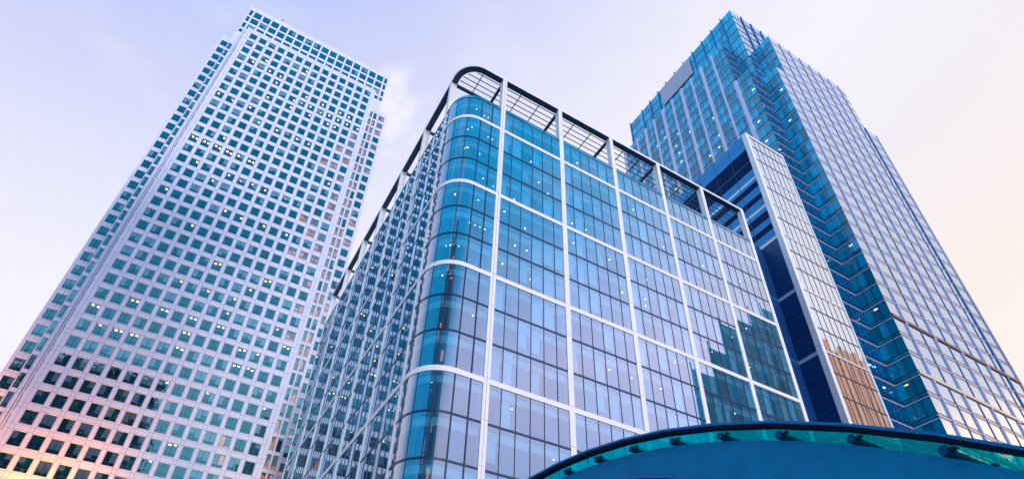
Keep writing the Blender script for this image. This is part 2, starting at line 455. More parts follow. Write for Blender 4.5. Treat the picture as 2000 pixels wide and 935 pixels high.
wall.build('projecting_wall', TA)
# crown plane: full rows above, narrow notch windows below
F = Face('F', VC)
wall = MB()
cr = [(-50.45, .92)] + [(-48.35 + 2.787 * k, 2.2) for k in range(16)] + [(-4.42, .92)]
CROWS = [(195.2, 198.35), (191.45, 194.3), (187.5, 190.3), (184.6, 186.4)]
a_strip(F, wall, -51.17, -3.70, 200.67, cr, CROWS, M_STEEL, zbot=183.3)
for i, (z0, z1) in enumerate(CROWS):
    for k, (c, w) in enumerate(cr):
        a_window(F, c, w, z0, z1, row=2, k=k, split=w > 1, warm=.5 if k > 14 and i > 0 else 0)
        if i == 0 and k > 8 and k < 16: F.box(lampsA, c + .55, c + .85, .5, .8, z1 - 2.95, z1 - 2.8, M_LAMP_C)
for cc, e0, e1 in (([(-50.78, 1.05), (-48.75, .7)], -51.17, -48.1), ([(-5.92, .82), (-4.60, 1.0)], -7.02, -3.70)):
    a_strip(F, wall, e0, e1, 183.29, cc, [(z0 - .35, z1 + .15) for z0, z1 in ROWS[1:]], M_STEEL)
    for i, (z0, z1) in enumerate(ROWS[1:]):
        for k, (c, w) in enumerate(cc):
            if z1 < 8: continue
            a_window(F, c, w, z0 - .35, z1 + .15, row=i, split=False, warm=.55 if e0 > -10 else 0, lower=(i > 28 and e0 < -10))
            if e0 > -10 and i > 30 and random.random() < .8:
                F.box(litA, c - w / 2, c + w / 2, 1.0, 1.05, z0 - .2, z1, M_ROOMSUNSET)
wall.box(-51.17, -50.83, VC + .35, VS + 42, 0, 200.6, M_STEEL_SIDE); wall.box(-4.04, -3.70, VC + .35, VS + 42, 0, 200.6, M_STEEL_SIDE)
wall.box(-50.8, -4.1, VS + 41.6, VS + 42, 0, 200.6, M_STEEL)
wall.box(-50.8, -4.1, VC + .36, VS + 41.5, 199.2, 199.6, M_GREY)
wall.build('crown_wall', TA)
# shoulders
F = Face('F', VS)
wall = MB()
for c, w, e0, e1 in ((-53.0, 1.8, -54.52, -51.18), (-2.0, 1.95, -3.69, -.33)):
    rws = [(z0 + .2, z1 + .2) for z0, z1 in ROWS]
    a_strip(F, wall, e0, e1, 183.6, [(c, w)], rws, M_STEEL)
    for i, (z0, z1) in enumerate(rws):
        if z1 < 8: continue
        a_window(F, c, w, z0, z1, row=i, warm=.25 if e0 > -10 else 0, lower=(i > 28 and e0 < -10))
        if random.random() < .1: F.box(lampsA, c - .4, c + .1, .6, 1.1, z1 + .12, z1 + .17, M_LAMP_A)
for kd, off in (('L', -54.52), ('R', -.33)):
    S = Face(kd, off)
    sc_cols = [(90.2 + 2.787 * k, 1.78) for k in range(12)]
    a_strip(S, wall, VS + .35, 124, 183.6, sc_cols, ROWS, M_STEEL_SIDE)
    for z0, z1 in ROWS:
        for c, w in sc_cols:
            if z1 > 8: a_window(S, c, w, z0, z1, row=8, score=False)
wall.box(-54.1, -51.2, VS + .36, 124, 182.8, 183.1, M_GREY); wall.box(-3.65, -.7, VS + .36, 124, 182.8, 183.1, M_GREY)
wall.build('shoulder_wall', TA)
fin = MB()
for x in (-49.62, -49.22): fin.box(x - .12, x + .12, VC - .35, VC + .0, 0, 186.5, M_STEEL)
fin.build('window_cleaning_rail', TA)
core = MB()
core.box(-47.6, -7.5, VM + 5.2, VC + 6, 0, 182, M_INTD); core.box(-50.7, -4.2, VC + 6.1, VS + 41.4, 0, 199, M_INTD)
core.box(-54, -51.3, VS + 3, 123.5, 0, 182.5, M_INTD); core.box(-3.5, -.9, VS + 3, 123.5, 0, 182.5, M_INTD)
for i in range(45):
    z = 180.68 - FLA * i + .22
    core.box(-47.7, -7.4, VM + .40, VM + 5.1, z, z + .5, M_CEIL)
    core.box(-51.0, -48.3, VC + .40, VC + 6.0, z, z + .5, M_CEIL); core.box(-6.9, -3.9, VC + .40, VC + 6.0, z, z + .5, M_CEIL)
    core.box(-54.1, -51.25, VS + .40, VS + 2.9, z, z + .5, M_CEIL); core.box(-3.6, -.8, VS + .40, VS + 2.9, z, z + .5, M_CEIL)
for z0, z1 in CROWS[:3]: core.box(-50.9, -3.9, VC + .40, VC + 6.0, z1 + .2, z1 + .6, M_CEIL)
core.build('floor_slabs', TA)
lampsA.build('ceiling_lamps', TA, kind='stuff'); litA.build('lit_rooms_and_sunset_glow', TA, kind='stuff')  # lit rooms together with the added sunset glow panels
winA.finish(TA, 'window', 'windows', 100)
py = MB()
b = [(-46, 90, 200), (-9, 90, 200), (-9, 126, 200), (-46, 126, 200)]
for i in range(4): py.face([b[i], b[(i + 1) % 4], (-27.4, 108, 227)], M_LILAC)
py.build('pyramid_roof', TA)
# facade floodlights low on the tower (they throw the orange glow up the corner)
for i, (u_, e_) in enumerate(((-55.0, 1.0), (-51.2, 1.0), (-48.3, 1.0), (-45.6 + 1.39, .9), (-42.8 + 1.39, .75), (-40.0 + 1.39, .6), (-37.2 + 1.39, .45), (-34.4 + 1.39, .4), (-31.6 + 1.39, .3), (-8.6, .35))):
    z = 27.0 if u_ < -9 else 32
    fx = MB(); yy = VM - 1.25 if u_ > -48.2 else VC - 1.0
    fx.box(u_ - .25, u_ + .25, yy - .2, yy + .2, z - .5, z - .12, M_DARK); fx.box(u_ - .06, u_ + .06, yy + .2, VM - .01 if u_ > -48.2 else VC - .01, z - .4, z - .28, M_DARK)
    fx.build('floodlight', TA)
    ld = bpy.data.lights.new('floodlight_lamp', 'SPOT'); ld.energy = 110000 * e_; ld.color = (1.0, .30, .02); ld.spot_size = R(70); ld.spot_blend = .8; ld.shadow_soft_size = .2
    lo = bpy.data.objects.new('floodlight_lamp', ld); col.objects.link(lo); lo.location = (u_, yy, z)
    lo.rotation_euler = Vector((0.03, .16, 1)).to_track_quat('-Z', 'Y').to_euler()
    lo.parent = TA; lo.matrix_parent_inverse = Matrix.Translation(-TA.location)

# satellite dish on the parapet
DS = thing('satellite_dish', 'small white satellite dish standing on the roof edge of the tallest tower', 'satellite dish', (-41.3, 86.2, 199.7))
m = MB(); m.tube((-41.3, 86.2, 199.7), (-41.3, 86.2, 203.0), .12, .10, M_DARK); m.tube((-41.3, 86.2, 202.2), (-40.6, 86.0, 203.0), .06, .06, M_DARK)
m.build('mount', DS)
m = MB(); n_ = 20
ax = Vector((-.75, -.35, .55)).normalized(); a_ = ax.orthogonal().normalized(); c_ = ax.cross(a_); o_ = Vector((-41.35, 86.1, 203.3))
for j in range(3):
    r0, r1 = 1.05 * j / 3, 1.05 * (j + 1) / 3
    for i in range(n_):
        def q(r, t): return o_ + (a_ * math.cos(t) + c_ * math.sin(t)) * r + ax * (.38 * r * r)
        t0, t1 = 2 * math.pi * i / n_, 2 * math.pi * (i + 1) / n_
        m.face([q(r0, t0), q(r1, t0), q(r1, t1), q(r0, t1)], M_DISH, .5, True)
m.build('reflector', DS)
m = MB()
for dx in (-2.2, -1.1, 0, 1.1, 2.2): m.tube((-41.3 + dx, 85.2, 200.67), (-41.3 + dx, 85.2, 201.75), .06, .06, M_DARK, 6)
m.tube((-43.6, 85.2, 201.75), (-39.0, 85.2, 201.75), .06, .06, M_DISH, 6); m.tube((-43.6, 85.2, 201.2), (-39.0, 85.2, 201.2), .05, .05, M_DISH, 6)
m.build('guard_rail', DS)

# ================================================================== building B: curved corner glass block
TB = thing('glass_office_block', 'blue glass office block with a rounded corner, white column grid and open roof frame', 'office block', (20, 30, 0))
UF = -6.2; RAD = 3.2; H3 = 4.095; Z1 = 67.04; ZG = 71.12
def path(o, u1=45.33, v1=58.2, n=12, u_from=None):
    p = [(u1, o), (-3.0, o)]
    r = RAD - o
    for i in range(1, n):
        t = math.pi / 2 * i / n
        p.append((-3.0 - r * math.sin(t), RAD - r * math.cos(t)))
    p += [(UF + o, RAD), (UF + o, v1)]
    return p
def sweep(mb, o0, o1, z0, z1, m, **k):
    A, B = path(o0, **k), path(o1, **k)
    for i in range(len(A) - 1):
        a, b, c, d = A[i], A[i + 1], B[i + 1], B[i]
        sm = 1 <= i < len(A) - 2
        mb.face([(*a, z0), (*a, z1), (*b, z1), (*b, z0)], m, .5, sm)
        mb.face([(*d, z0), (*c, z0), (*c, z1), (*d, z1)], m, .5, sm)
        mb.face([(*a, z1), (*d, z1), (*c, z1), (*b, z1)], m, .5)
        mb.face([(*a, z0), (*b, z0), (*c, z0), (*d, z0)], m, .5)
    for P, Q in ((A[0], B[0]), (A[-1], B[-1])):
        mb.face([(*P, z0), (*Q, z0), (*Q, z1), (*P, z1)], m, .5)
PV = [4.3 + 8.92 * k for k in range(7)]
for k in range(6):
    m = MB(); c = 9.0 * k
    m.box(c - .31, c + .31, -.02, .78, 0, 78.49, M_WHITE_J); m.build('column', TB)
for v in PV:
    m = MB(); m.box(UF - .02, UF + .80, v - .31, v + .31, ZG + .1, 78.49, M_WHITE_J); m.box(UF - .02, UF + .5, v - .2, v + .2, 0, ZG + .1, M_WHITE_J); m.build('column', TB)
for j in range(6):
    z = Z1 - 3 * H3 * j
    m = MB(); sweep(m, .0, .35, z - .27, z + .27, M_WHITE); m.build('floor_band', TB)
rf = MB(); sweep(rf, 0, .82, 78.5, 78.53, M_SOFFIT); sweep(rf, -.01, .80, 78.531, 78.96, M_WHITE)
rfo = rf.build('roof_frame', TB)
for k in range(6):
    m = MB(); c = 9.0 * k; m.box(c - .17, c + .17, .83, 6.6, 78.42, 78.82, M_SOFFIT); m.build('rafter', rfo)
for v in PV:
    m = MB(); m.box(UF + .83, UF + (3.2 if v > 5 else 12), v - .17, v + .17, 78.42, 78.82, M_SOFFIT); m.build('rafter', rfo)
for i in range(8):
    v = .98 + .74 * i
    u0 = 3.0 if v > 4.3 else (-3.0 - math.sqrt(max(0, 2.4 ** 2 - max(0, RAD - v) ** 2)) + .1)
    m = MB(); m.box(u0, 44.9, v - .045, v + .045, 78.32, 78.418, M_SOFFIT); m.build('louvre_blade', rfo)
for k in range(5):
    for q in (3.0, 6.0):
        m = MB(); c = 9 * k + q; m.box(c - .05, c + .05, .83, 6.5, 78.419, 78.55, M_SOFFIT); m.build('purlin', rfo)
m = MB(); m.box(-3.05, -2.95, .83, 4.1, 78.419, 78.55, M_SOFFIT); m.build('purlin', rfo)
# glass
GO = .06
winB = Windows(); winL = Windows(); blindB = MB()
ZL = [ZG] + [Z1 - H3 * i for i in range(0, 17)]            # row lines from the top
def row_limits(i):
    zt, zb = ZL[i], ZL[i + 1]
    tt = .10 if i == 0 else (.27 if (i - 1) % 3 == 0 else .10)
    tb = .27 if i % 3 == 0 else .10
    return zb + tb, zt - tt
def b_bay(W, Fc, a0, a1, i, n, score=True, blinds=True, gm=M_GLASS_B):
    z0, z1 = row_limits(i)
    fr, pa = MB(), MB()
    for k in range(n):
        x0 = a0 + (a1 - a0) * k / n; x1 = a0 + (a1 - a0) * (k + 1) / n
        Fc.quad(pa, x0, x1, GO, z0, z1, gm)
        if k: Fc.box(fr, x0 - .027, x0 + .027, GO - .045, GO + .12, z0, z1, M_DARK)
    for zz0, zz1 in ((z0 - .10, z0), (z1, z1 + .10)):
        if zz1 > .5: Fc.box(fr, a0, a1, GO - .04, GO + .1, zz0, zz1, M_DARK)
    W.add(shown([Fc.P(a0, GO, z0), Fc.P(a1, GO, z0), Fc.P(a1, GO, z1), Fc.P(a0, GO, z1)]) if score else 0, fr, pa, None)
FB = Face('F', 0.0); LB = Face('L', UF)
for i in range(17):
    for k in range(5): b_bay(winB, FB, 9 * k + .05, 9 * k + 8.95, i, 6)
    for k in range(6): b_bay(winL, LB, PV[k] + .05, PV[k + 1] - .05, i, 6, gm=M_GLASS_BL)
    # curved corner: two flat panes, three bent panes, one flat pane
    z0, z1 = row_limits(i)
    fr, pa = MB(), MB()
    FB.quad(pa, -1.5, -.05, GO, z0, z1, M_GLASS_B); FB.quad(pa, -3.0, -1.5, GO, z0, z1, M_GLASS_B)
    FB.box(fr, -1.54, -1.46, GO - .1, GO + .12, z0, z1, M_DARK); FB.box(fr, -3.04, -2.96, GO - .1, GO + .12, z0, z1, M_DARK)
    r = RAD - GO
    for s_ in range(3):
        rr = random.random()
        for q in range(8):
            t0 = math.pi / 2 * (s_ + q / 8) / 3; t1 = math.pi / 2 * (s_ + (q + 1) / 8) / 3
            p0 = (-3 - r * math.sin(t0), RAD - r * math.cos(t0)); p1 = (-3 - r * math.sin(t1), RAD - r * math.cos(t1))
            pa.face([(*p1, z0), (*p0, z0), (*p0, z1), (*p1, z1)], M_GLASS_B, rr, True)
        t1 = math.pi / 2 * (s_ + 1) / 3
        x, y = -3 - r * math.sin(t1), RAD - r * math.cos(t1)
        fr.tube((x, y, z0), (x, y, z1), .05, .05, M_DARK, 8)
    LB.quad(pa, RAD, PV[0] - .05, GO, z0, z1, M_GLASS_B)
    for zz0, zz1 in ((z0 - .10, z0), (z1, z1 + .10)): sweep(fr, GO - .04, GO + .1, zz0, zz1, M_DARK, u1=-.05, v1=PV[0])
    o = fr.build('curved_window', TB); pa.build('pane', o)
winB.finish(TB, 'window', 'windows', 100)
winL.finish(TB, 'side_window', 'side_windows', 0)
# weld-smooth the bent panes
# interior: floors, ceiling bulkheads, lamps, blinds, core
it = MB(); lampsB = MB(); bk = MB()
def slab(mb, z0, z1, o, m, u1=44.9):
    P = path(o, u1=u1, v1=57.8, n=8); P = P + [(u1, 57.8)]
    mb.face([(*p, z0) for p in P], m, .5); mb.face([(*p, z1) for p in P[::-1]], m, .5)
    for a, b in zip(P, P[1:] + P[:1]): mb.face([(*a, z0), (*b, z0), (*b, z1), (*a, z1)], m, .5)
for i in range(17):
    zt = ZL[i] - .28
    slab(it, zt, zt + .5, .55, M_CEIL)
    A, B = path(.75, u1=44.8, v1=57.5), path(.80, u1=44.8, v1=57.5)
    sweep(bk, .62, .66, zt - .80, zt - .01, M_BLIND, u1=44.8, v1=57.5)
    sweep(bk, .15, .24, zt - .92, zt - .80, M_WHITE, u1=44.8, v1=57.5)
    z0, z1 = row_limits(i)
    for k in range(30):
        a = 1.5 * k
        if random.random() < .42:
            off = random.choice((.0, .0, .25)); zz = z0 + random.choice((0, 0, 0, .8))
            it.box(a + .10, a + 1.36 - off, .30, .32, zz, z1 - random.choice((.15, .9)), M_BLIND)
        if random.random() < (.24 if i < 8 else .17):
            d = random.choice((1.6, 2.1, 2.6)); x = a + random.uniform(.2, 1.2)
            lampsB.tube((x, d, zt - .03), (x, d, zt - .005), .10, .10, M_LAMP_C if random.random() < .6 else M_LAMP_W, 10)
        if i > 11 and random.random() < .08:
            lampsB.box(a + .3, a + .45, 1.9, 2.9, zt - .04, zt - .01, M_LAMP_C)
    for k in range(7):
        if random.random() < .5:
            t = random.uniform(.1, 1.4); rr = random.uniform(1.4, 1.9)
            x, y = -3 - rr * math.sin(t), RAD - rr * math.cos(t)
            if random.random() < .4: x, y = random.uniform(-2.6, -.4), 1.7
            lampsB.tube((x, y, zt - .03), (x, y, zt - .005), .07, .07, M_LAMP_C, 10)
it.box(3.5, 44.8, 6.5, 56, 0, 71.0, M_INT); it.box(-1.6, 3.4, 9, 56, 0, 71.0, M_INT)
it.build('floor_slabs', TB); bk.build('ceiling_bulkheads', TB, kind='stuff'); lampsB.build('ceiling_lamps', TB, kind='stuff')
pr = MB(); sweep(pr, .30, .33, ZG + .05, ZG + .95, M_GLASS_P, u1=45.0); sweep(pr, .28, .36, ZG - .1, ZG + .049, M_DARK, u1=45.0); pr.build('glass_parapet', TB)
ew = MB(); ew.box(44.95, 45.3, .85, 58, 0, 71.0, M_LOUVRE); ew.box(-5.8, 44.9, 57.9, 58.15, 0, 71.0, M_LOUVRE); ew.build('rear_wall', TB)

# ================================================================== building D: slim glass tower beside B
TD = thing('slim_glass_tower', 'slim glazed tower with white edges and navy flank between the block and the right tower', 'tower', (60, 15, 0))
m = MB()
m.box(54.24, 54.95, 0.0, .95, 0, 107.1, M_WHITE_J); m.box(54.952, 65.2, -.01, .6, 106.5, 107.1, M_WHITE); m.box(64.9, 65.2, .0, .95, 0, 106.49, M_WHITE)
m.build('white_edge_frame', TD)
linesT = [103.3, 99.3, 91.1, 83.0, 74.95, 70.85, 62.5, 58.6, 50.6, 46.6, 38.4, 34.3, 26, 22, 14, 10]
linesW = [94.5, 86.55, 78.5, 66.3, 54.15, 42.0, 30.0, 18.0, 6.0]
allz = sorted([106.5] + linesT + linesW, reverse=True)
wD = Windows(); FD = Face('F', .12)
for z1, z0 in zip(allz[:-1], allz[1:]):
    fr, pa = MB(), MB()
    b0 = .20 if z0 in linesW else .07; b1 = .20 if z1 in linesW else .07
    for k in range(7):
        x0 = 54.95 + 9.95 * k / 7; x1 = 54.95 + 9.95 * (k + 1) / 7
        FD.quad(pa, x0, x1, 0, z0 + b0, z1 - b1, M_GLASS_D)
        if k: FD.box(fr, x0 - .025, x0 + .025, -.05, .1, z0 + b0, z1 - b1, M_DARK)
    FD.box(fr, 54.951, 64.899, -.06, .1, z0 - .07, z0 + .07, M_WHITE if z0 in linesW else M_DARK)
    if z0 in linesW:
        FD.box(fr, 54.951, 64.899, -.04, .1, z0 + .10, z0 + .20, M_WHITE); FD.box(fr, 54.951, 64.899, -.02, .1, z0 - .20, z0 - .10, M_DARK)
    wD.add(1, fr, pa)
wD.finish(TD, 'window', 'windows', 100)
LD = Face('L', 54.42)
fl = MB()
bands = [(107.05, 103.0, 'b'), (103.0, 99.32, 'd'), (99.32, 99.2, 'b'), (99.2, 96.9, 'd'), (96.9, 94.8, 'b'), (94.8, 94.3, 'w'), (94.3, 93.5, 'b'), (93.5, 92.0, 'd'), (92.0, 90.1, 'b'), (90.1, 88.7, 'd'),
         (88.7, 86.85, 'b'), (86.85, 86.3, 'w'), (86.3, 85.3, 'b'), (85.3, 83.4, 'd'), (83.4, 82.0, 'b'), (82.0, 80.6, 'd'), (80.6, 78.8, 'b'), (78.8, 78.2, 'w')]
for z1, z0, k in bands:
    mm = {'b': M_BLUEBAND, 'd': M_DARKGLASS, 'w': M_WHITE}[k]
    dd = {'b': 0, 'd': .12, 'w': -.02}[k]
    LD.box(fl, .96, 30, dd, .6, z0, z1, mm)
    if k == 'b' and z1 - z0 > 1.2: LD.box(fl, .96, 30, -.015, .01, (z0 + z1) / 2 - .03, (z0 + z1) / 2 + .03, M_DARK)
for v in (4.9, 9.0, 13.1, 17.2, 21.3): LD.box(fl, v - .06, v + .06, -.03, .02, 78.3, 106.9, M_DARK if v > 10 else M_LOUVRE)
fl.build('flank_wall', TD)
fl = MB(); z = 78.2; wl_ = [66.4, 54.2, 42.0, 29.8, 17.6]
while z > 1:
    z0 = max(z - .96, 0)
    LD.box(fl, .96, 30, .0, .5, z0 + .05, z, M_LOUVRE); LD.box(fl, .96, 30, .05, .5, z0, z0 + .05, M_DARK)
    z = z0
for z in wl_: LD.box(fl, .97, 30, -.03, .02, z - .3, z + .3, M_LILAC)
for z in (74.8, 70.6, 62.3, 58.3, 50, 46, 38, 34): LD.box(fl, .97, 30, -.012, .02, z - .06, z + .06, M_DARK)
fl.build('louvred_flank', TD)
m = MB(); m.box(54.98, 64.9, .7, 29.8, 0, 106.4, M_INTD); m.box(64.85, 65.15, .96, 30, 0, 106.4, M_LOUVRE); m.box(54.43, 65.1, 29.85, 30.1, 0, 106.9, M_LOUVRE)
m.box(54.44, 65.1, .97, 29.8, 106.6, 106.9, M_WHITE); m.build('rear_shell', TD)
m = MB(); z = 78.0
while z > 1:
    m.box(45.4, 54.4, 4.3, 24, max(0, z - .96) + .05, z, M_LOUVRE); m.box(45.4, 54.4, 4.36, 24, max(0, z - .96), max(0, z - .96) + .05, M_DARK); z -= .96
for z in (66.4, 54.2, 42.0): m.box(45.4, 54.4, 4.28, 4.35, z - .3, z + .3, M_BLUEFIN)
m.build('link_wall', TD)

# ================================================================== tower C: big blue glass tower with stepped corner
TC = thing('blue_glass_tower', 'tall blue glass tower with a stepped notched corner behind the slim white edged tower', 'tower', (100, 28, 0))
UL, UC, VFc, VCc = 77.06, 82.06, 1.04, 6.10
ZM, ZLW, ZT = 181.2, 160.0, 201.7
FLC = 4.165
wC = Windows(); finsC = MB(); lampsC = MB(); cladC = MB(); chev = MB()
def c_bay(Fc, a0, a1, z, style, score=True, npane=3):
    """one bay of one floor: spandrel below, vision glass above"""
    fr, pa = MB(), MB()
    if style == 'front':
        Fc.quad(pa, a0, a1, .02, z + 1.15, z + FLC, M_GLASS_CF)
        Fc.box(fr, a0, a1, .0, .2, z + .27, z + .55, M_BRONZE if random.random() < .15 else M_SPANDREL); Fc.box(fr, a0, a1, .003, .2, z + .55, z + .85, M_LILAC)
        Fc.box(fr, a0, a1, .0, .2, z + .85, z + 1.10, M_SPANDREL); Fc.box(fr, a0, a1, -.015, .2, z + 1.10, z + 1.18, M_DARK)
        Fc.box(fr, a0, a1, .004, .2, z + .0, z + .20, M_GLASS_CF); Fc.box(fr, a0, a1, -.015, .18, z + .20, z + .27, M_DARK)
    else:
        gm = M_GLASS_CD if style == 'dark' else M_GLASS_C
        for k in range(npane):
            x0 = a0 + (a1 - a0) * k / npane; x1 = a0 + (a1 - a0) * (k + 1) / npane
            Fc.quad(pa, x0, x1, .02, z + 1.05, z + FLC, gm); Fc.quad(pa, x0, x1, .02, z, z + 1.05, gm)
            if k: Fc.box(fr, x0 - .03, x0 + .03, -.04, .1, z + .1, z + FLC, M_DARK)
        Fc.box(fr, a0, a1, -.05, .1, z + .98, z + 1.10, M_DARK)
        Fc.box(fr, a0, a1, -.16, .1, z - .06, z + .13, M_LILAC)
        Fc.box(fr, a0, a1, -.06, .1, z + .40, z + .48, M_DARK)
    wC.add(shown([Fc.P(a0, 0, z), Fc.P(a1, 0, z), Fc.P(a1, 0, z + FLC), Fc.P(a0, 0, z + FLC)]) if score else 0, fr, pa)
def c_face(Fc, edges, ztop, zbot, style, npane=3, score=True):
    n = int(round((ztop - zbot) / FLC))
    for i in range(n):
        z = ztop - FLC * (i + 1)
        if z < 3: break
        for a0, a1 in zip(edges[:-1], edges[1:]): c_bay(Fc, a0, a1, z, style, score, npane)
def corner_row(v0): return v0
Lf = Face('L', UL); Ff = Face('F', VFc)
vL = [14.37 + 4.37 * k for k in range(9)] + [56.0]
NL = 5
zmid = ZM - NL * FLC                                                  # 160.4
c_face(Lf, [10.07] + vL, ZM, 2, 'side')
c_face(Lf, [5.6, 10.07], zmid, 2, 'side')
fr_edges_hi = [87.0] + [91.5 + 4.46 * k for k in range(7)] + [121.0]
c_face(Ff, fr_edges_hi, ZM, zmid, 'front')
c_face(Ff, [83.1] + fr_edges_hi + [126.5], zmid, 2, 'front')
# notch faces
N1 = Face('F', 10.07); N2 = Face('L', 87.0); N3 = Face('F', 5.6); N4 = Face('L', 83.1)
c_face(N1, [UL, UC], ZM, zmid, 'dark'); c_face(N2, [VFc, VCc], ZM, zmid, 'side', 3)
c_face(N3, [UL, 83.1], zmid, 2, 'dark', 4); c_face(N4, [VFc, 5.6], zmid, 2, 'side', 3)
# crown box (its front wall runs down into the notch)
NCR = 5
hC = (ZT - ZM) / NCR
def crown(Fc, edges, zt, zb, style):
    n = int(round((zt - zb) / hC))
    for i in range(n):
        z = zt - hC * (i + 1)
        for a0, a1 in zip(edges[:-1], edges[1:]):
            fr, pa = MB(), MB()
            gm = M_GLASS_C if style == 'side' else M_GLASS_CF
            for k in range(3):
                x0 = a0 + (a1 - a0) * k / 3; x1 = a0 + (a1 - a0) * (k + 1) / 3
                Fc.quad(pa, x0, x1, .02, z + .05, z + hC - .05, gm)
                if k: Fc.box(fr, x0 - .03, x0 + .03, -.03, .1, z + .05, z + hC - .05, M_BLUEFIN)
                if style == 'side' and i < 2 and random.random() < .6: Fc.box(fr, x0 + .2, x1 - .2, .06, .09, z + hC * .35, z + hC * .8, M_BLIND)
            Fc.box(fr, a0, a1, -.07, .1, z - .09, z + .09, M_BLUEFIN if style == 'side' else M_DARK)
            wC.add(shown([Fc.P(a0, 0, z), Fc.P(a1, 0, z), Fc.P(a1, 0, z + hC), Fc.P(a0, 0, z + hC)]), fr, pa)
K1 = Face('L', UC); K2 = Face('F', VCc)
crown(K1, [VCc, 10.07] + vL, ZT, ZM, 'side')
crown(K1, [VCc, 10.07], ZM, zmid, 'side')
crown(K2, [UC, 87.0], ZT, zmid, 'front'); crown(K2, [87.0, 91.5, 96.0, 100.4], ZT, ZM + 1.2, 'front')
for v in [10.07] + vL: K1.box(finsC, v - .18, v + .18, -.35, .05, ZM, ZT + .5, M_BLUEFIN)
for x in (87.0, 91.5, 96.0): K2.box(finsC, x - .18, x + .18, -.3, .05, ZM, ZT + .2, M_BLUEFIN)
for i, v in enumerate(vL):
    w = .42 if i % 2 == 1 else .22
    Lf.box(finsC, v - w, v + w, -.45, .03, 0, ZM - .4, M_LILAC)
Lf.box(finsC, 9.6, 10.5, -.45, .03, 0, zmid - .2, M_LILAC)
for i, x in enumerate(fr_edges_hi[:-1]):
    th = i % 2 == 0
    zt_ = ZM - .2 if x > 86.5 else zmid - .2
    if th: Ff.box(finsC, x - .22, x + .10, -.26, .03, 0, zt_, M_LILAC); Ff.box(finsC, x + .10, x + .60, -.05, .03, 0, zt_, M_BLUEFIN)
    else: Ff.box(finsC, x - .13, x + .13, -.10, .03, 0, zt_, M_BLUEFIN)
Ff.box(finsC, 120.7, 121.3, -.2, .03, 0, zmid, M_BLUEFIN); Ff.box(finsC, 126.1, 126.6, -.2, .3, 0, zmid, M_LILAC)
K2.box(finsC, 86.85, 87.05, -.12, .05, zmid, ZM, M_BLUEFIN)
finsC.build('facade_fins', TC, kind='stuff')
# lilac and bronze storey bands on the front
for zz, mt in ((ZM - FLC * 26 + .6, M_BRONZE), (ZM - FLC * 29 + .6, M_GOLD), (ZM - FLC * 32 + .6, M_GOLD)):
    m = MB(); Ff.box(m, 83.1, 126.0, -.22, .05, zz - .33, zz + .33, mt); m.build('storey_band', TC)
# caps and roofs
m = MB()
m.box(UL + .3, UC - .05, 10.3, 55.8, ZM - .3, ZM + .05, M_LILAC); m.box(87.2, 120.8, VFc + .25, VCc - .05, ZM - .3, ZM + .05, M_GREY)
m.box(UL + .2, 83.0, 5.8, 10.0, zmid - .35, zmid + .05, M_GREY); m.box(83.2, 86.9, VFc + .2, 5.9, zmid - .35, zmid + .05, M_GREY)
m.box(UC + .2, 100, VCc + .2, 55.8, ZT - .5, ZT - .1, M_GREY); m.box(121.1, 126.3, VFc + .3, 40, zmid - .35, zmid + .05, M_GREY)
m.build('roof', TC)
# backing walls and slabs
m = MB()
m.box(UC + 4.5, 119.5, VCc + 4.5, 54, 0, 200.5, M_INTD); m.box(UL + 5, 119.8, 15.5, 54.5, 0, 180, M_INTD); m.box(89.5, 119.9, 6.2, 15.4, 0, 180, M_INTD)
m.box(120.75, 121.0, VFc + .3, 55.9, zmid, ZM, M_LOUVRE); m.box(126.25, 126.5, VFc + .3, 40, 0, zmid, M_LOUVRE); m.box(99.9, 100.2, 6.3, 55.9, ZM, ZT, M_LOUVRE)
m.box(UL + .1, 121, 55.75, 56.0, 0, ZM, M_LOUVRE); m.box(UC + .1, 100, 55.7, 55.98, ZM + .1, ZT, M_LOUVRE); m.box(120.5, 126.2, 39.7, 40.0, 0, zmid - .4, M_LOUVRE)
for i in range(1, 42):
    z = ZM - FLC * i
    if z < 4: break
    m.box(UL + .3, 88, 10.4, 55.5, z + .0, z + .4, M_CEIL)
    m.box(87.3, 120.5, VFc + .4, 10.3, z, z + .4, M_CEIL)
    if z < zmid + .5:
        m.box(UL + .3, 83.3, 5.9, 10.3, z, z + .4, M_CEIL); m.box(83.4, 87.2, VFc + .4, 10.3, z, z + .4, M_CEIL)
m.build('floor_slabs', TC)
for i in range(1, 40):
    z = ZM - FLC * i
    if z < 10: break
    for v in [c for c in vL[:-1]] + [6.5, 8.2]:
        if random.random() < (.17 if i > 2 else .08) and (v > 10 or z < zmid - 1):
            vv = v + random.uniform(.8, 3.4) if v > 10 else v
            lampsC.box(UL + .5, UL + .75, vv - .4, vv + .4, z - .1, z - .02, M_LAMP_W if random.random() < .5 else M_LAMP_C)
    if z < zmid - 2:
        for q in range(2):
            if random.random() < .2:
                x = random.uniform(UL + .8, 82.0); lampsC.box(x - .35, x + .35, 6.6, 6.9, z - .1, z - .02, M_LAMP_C)
            if random.random() < .16:
                y = random.uniform(VFc + .7, 5.2); lampsC.box(84.0, 84.3, y - .35, y + .35, z - .1, z - .02, M_LAMP_W if random.random() < .4 else M_LAMP_C)
lampsC.build('ceiling_lamps', TC, kind='stuff')
m = MB(); K1.box(m, 24.8, 39.0, -.55, -.36, 191.0, 200.6, M_SIGN); m.build('blank_sign_panel', TC)
wC.finish(TC, 'window', 'windows', 100)

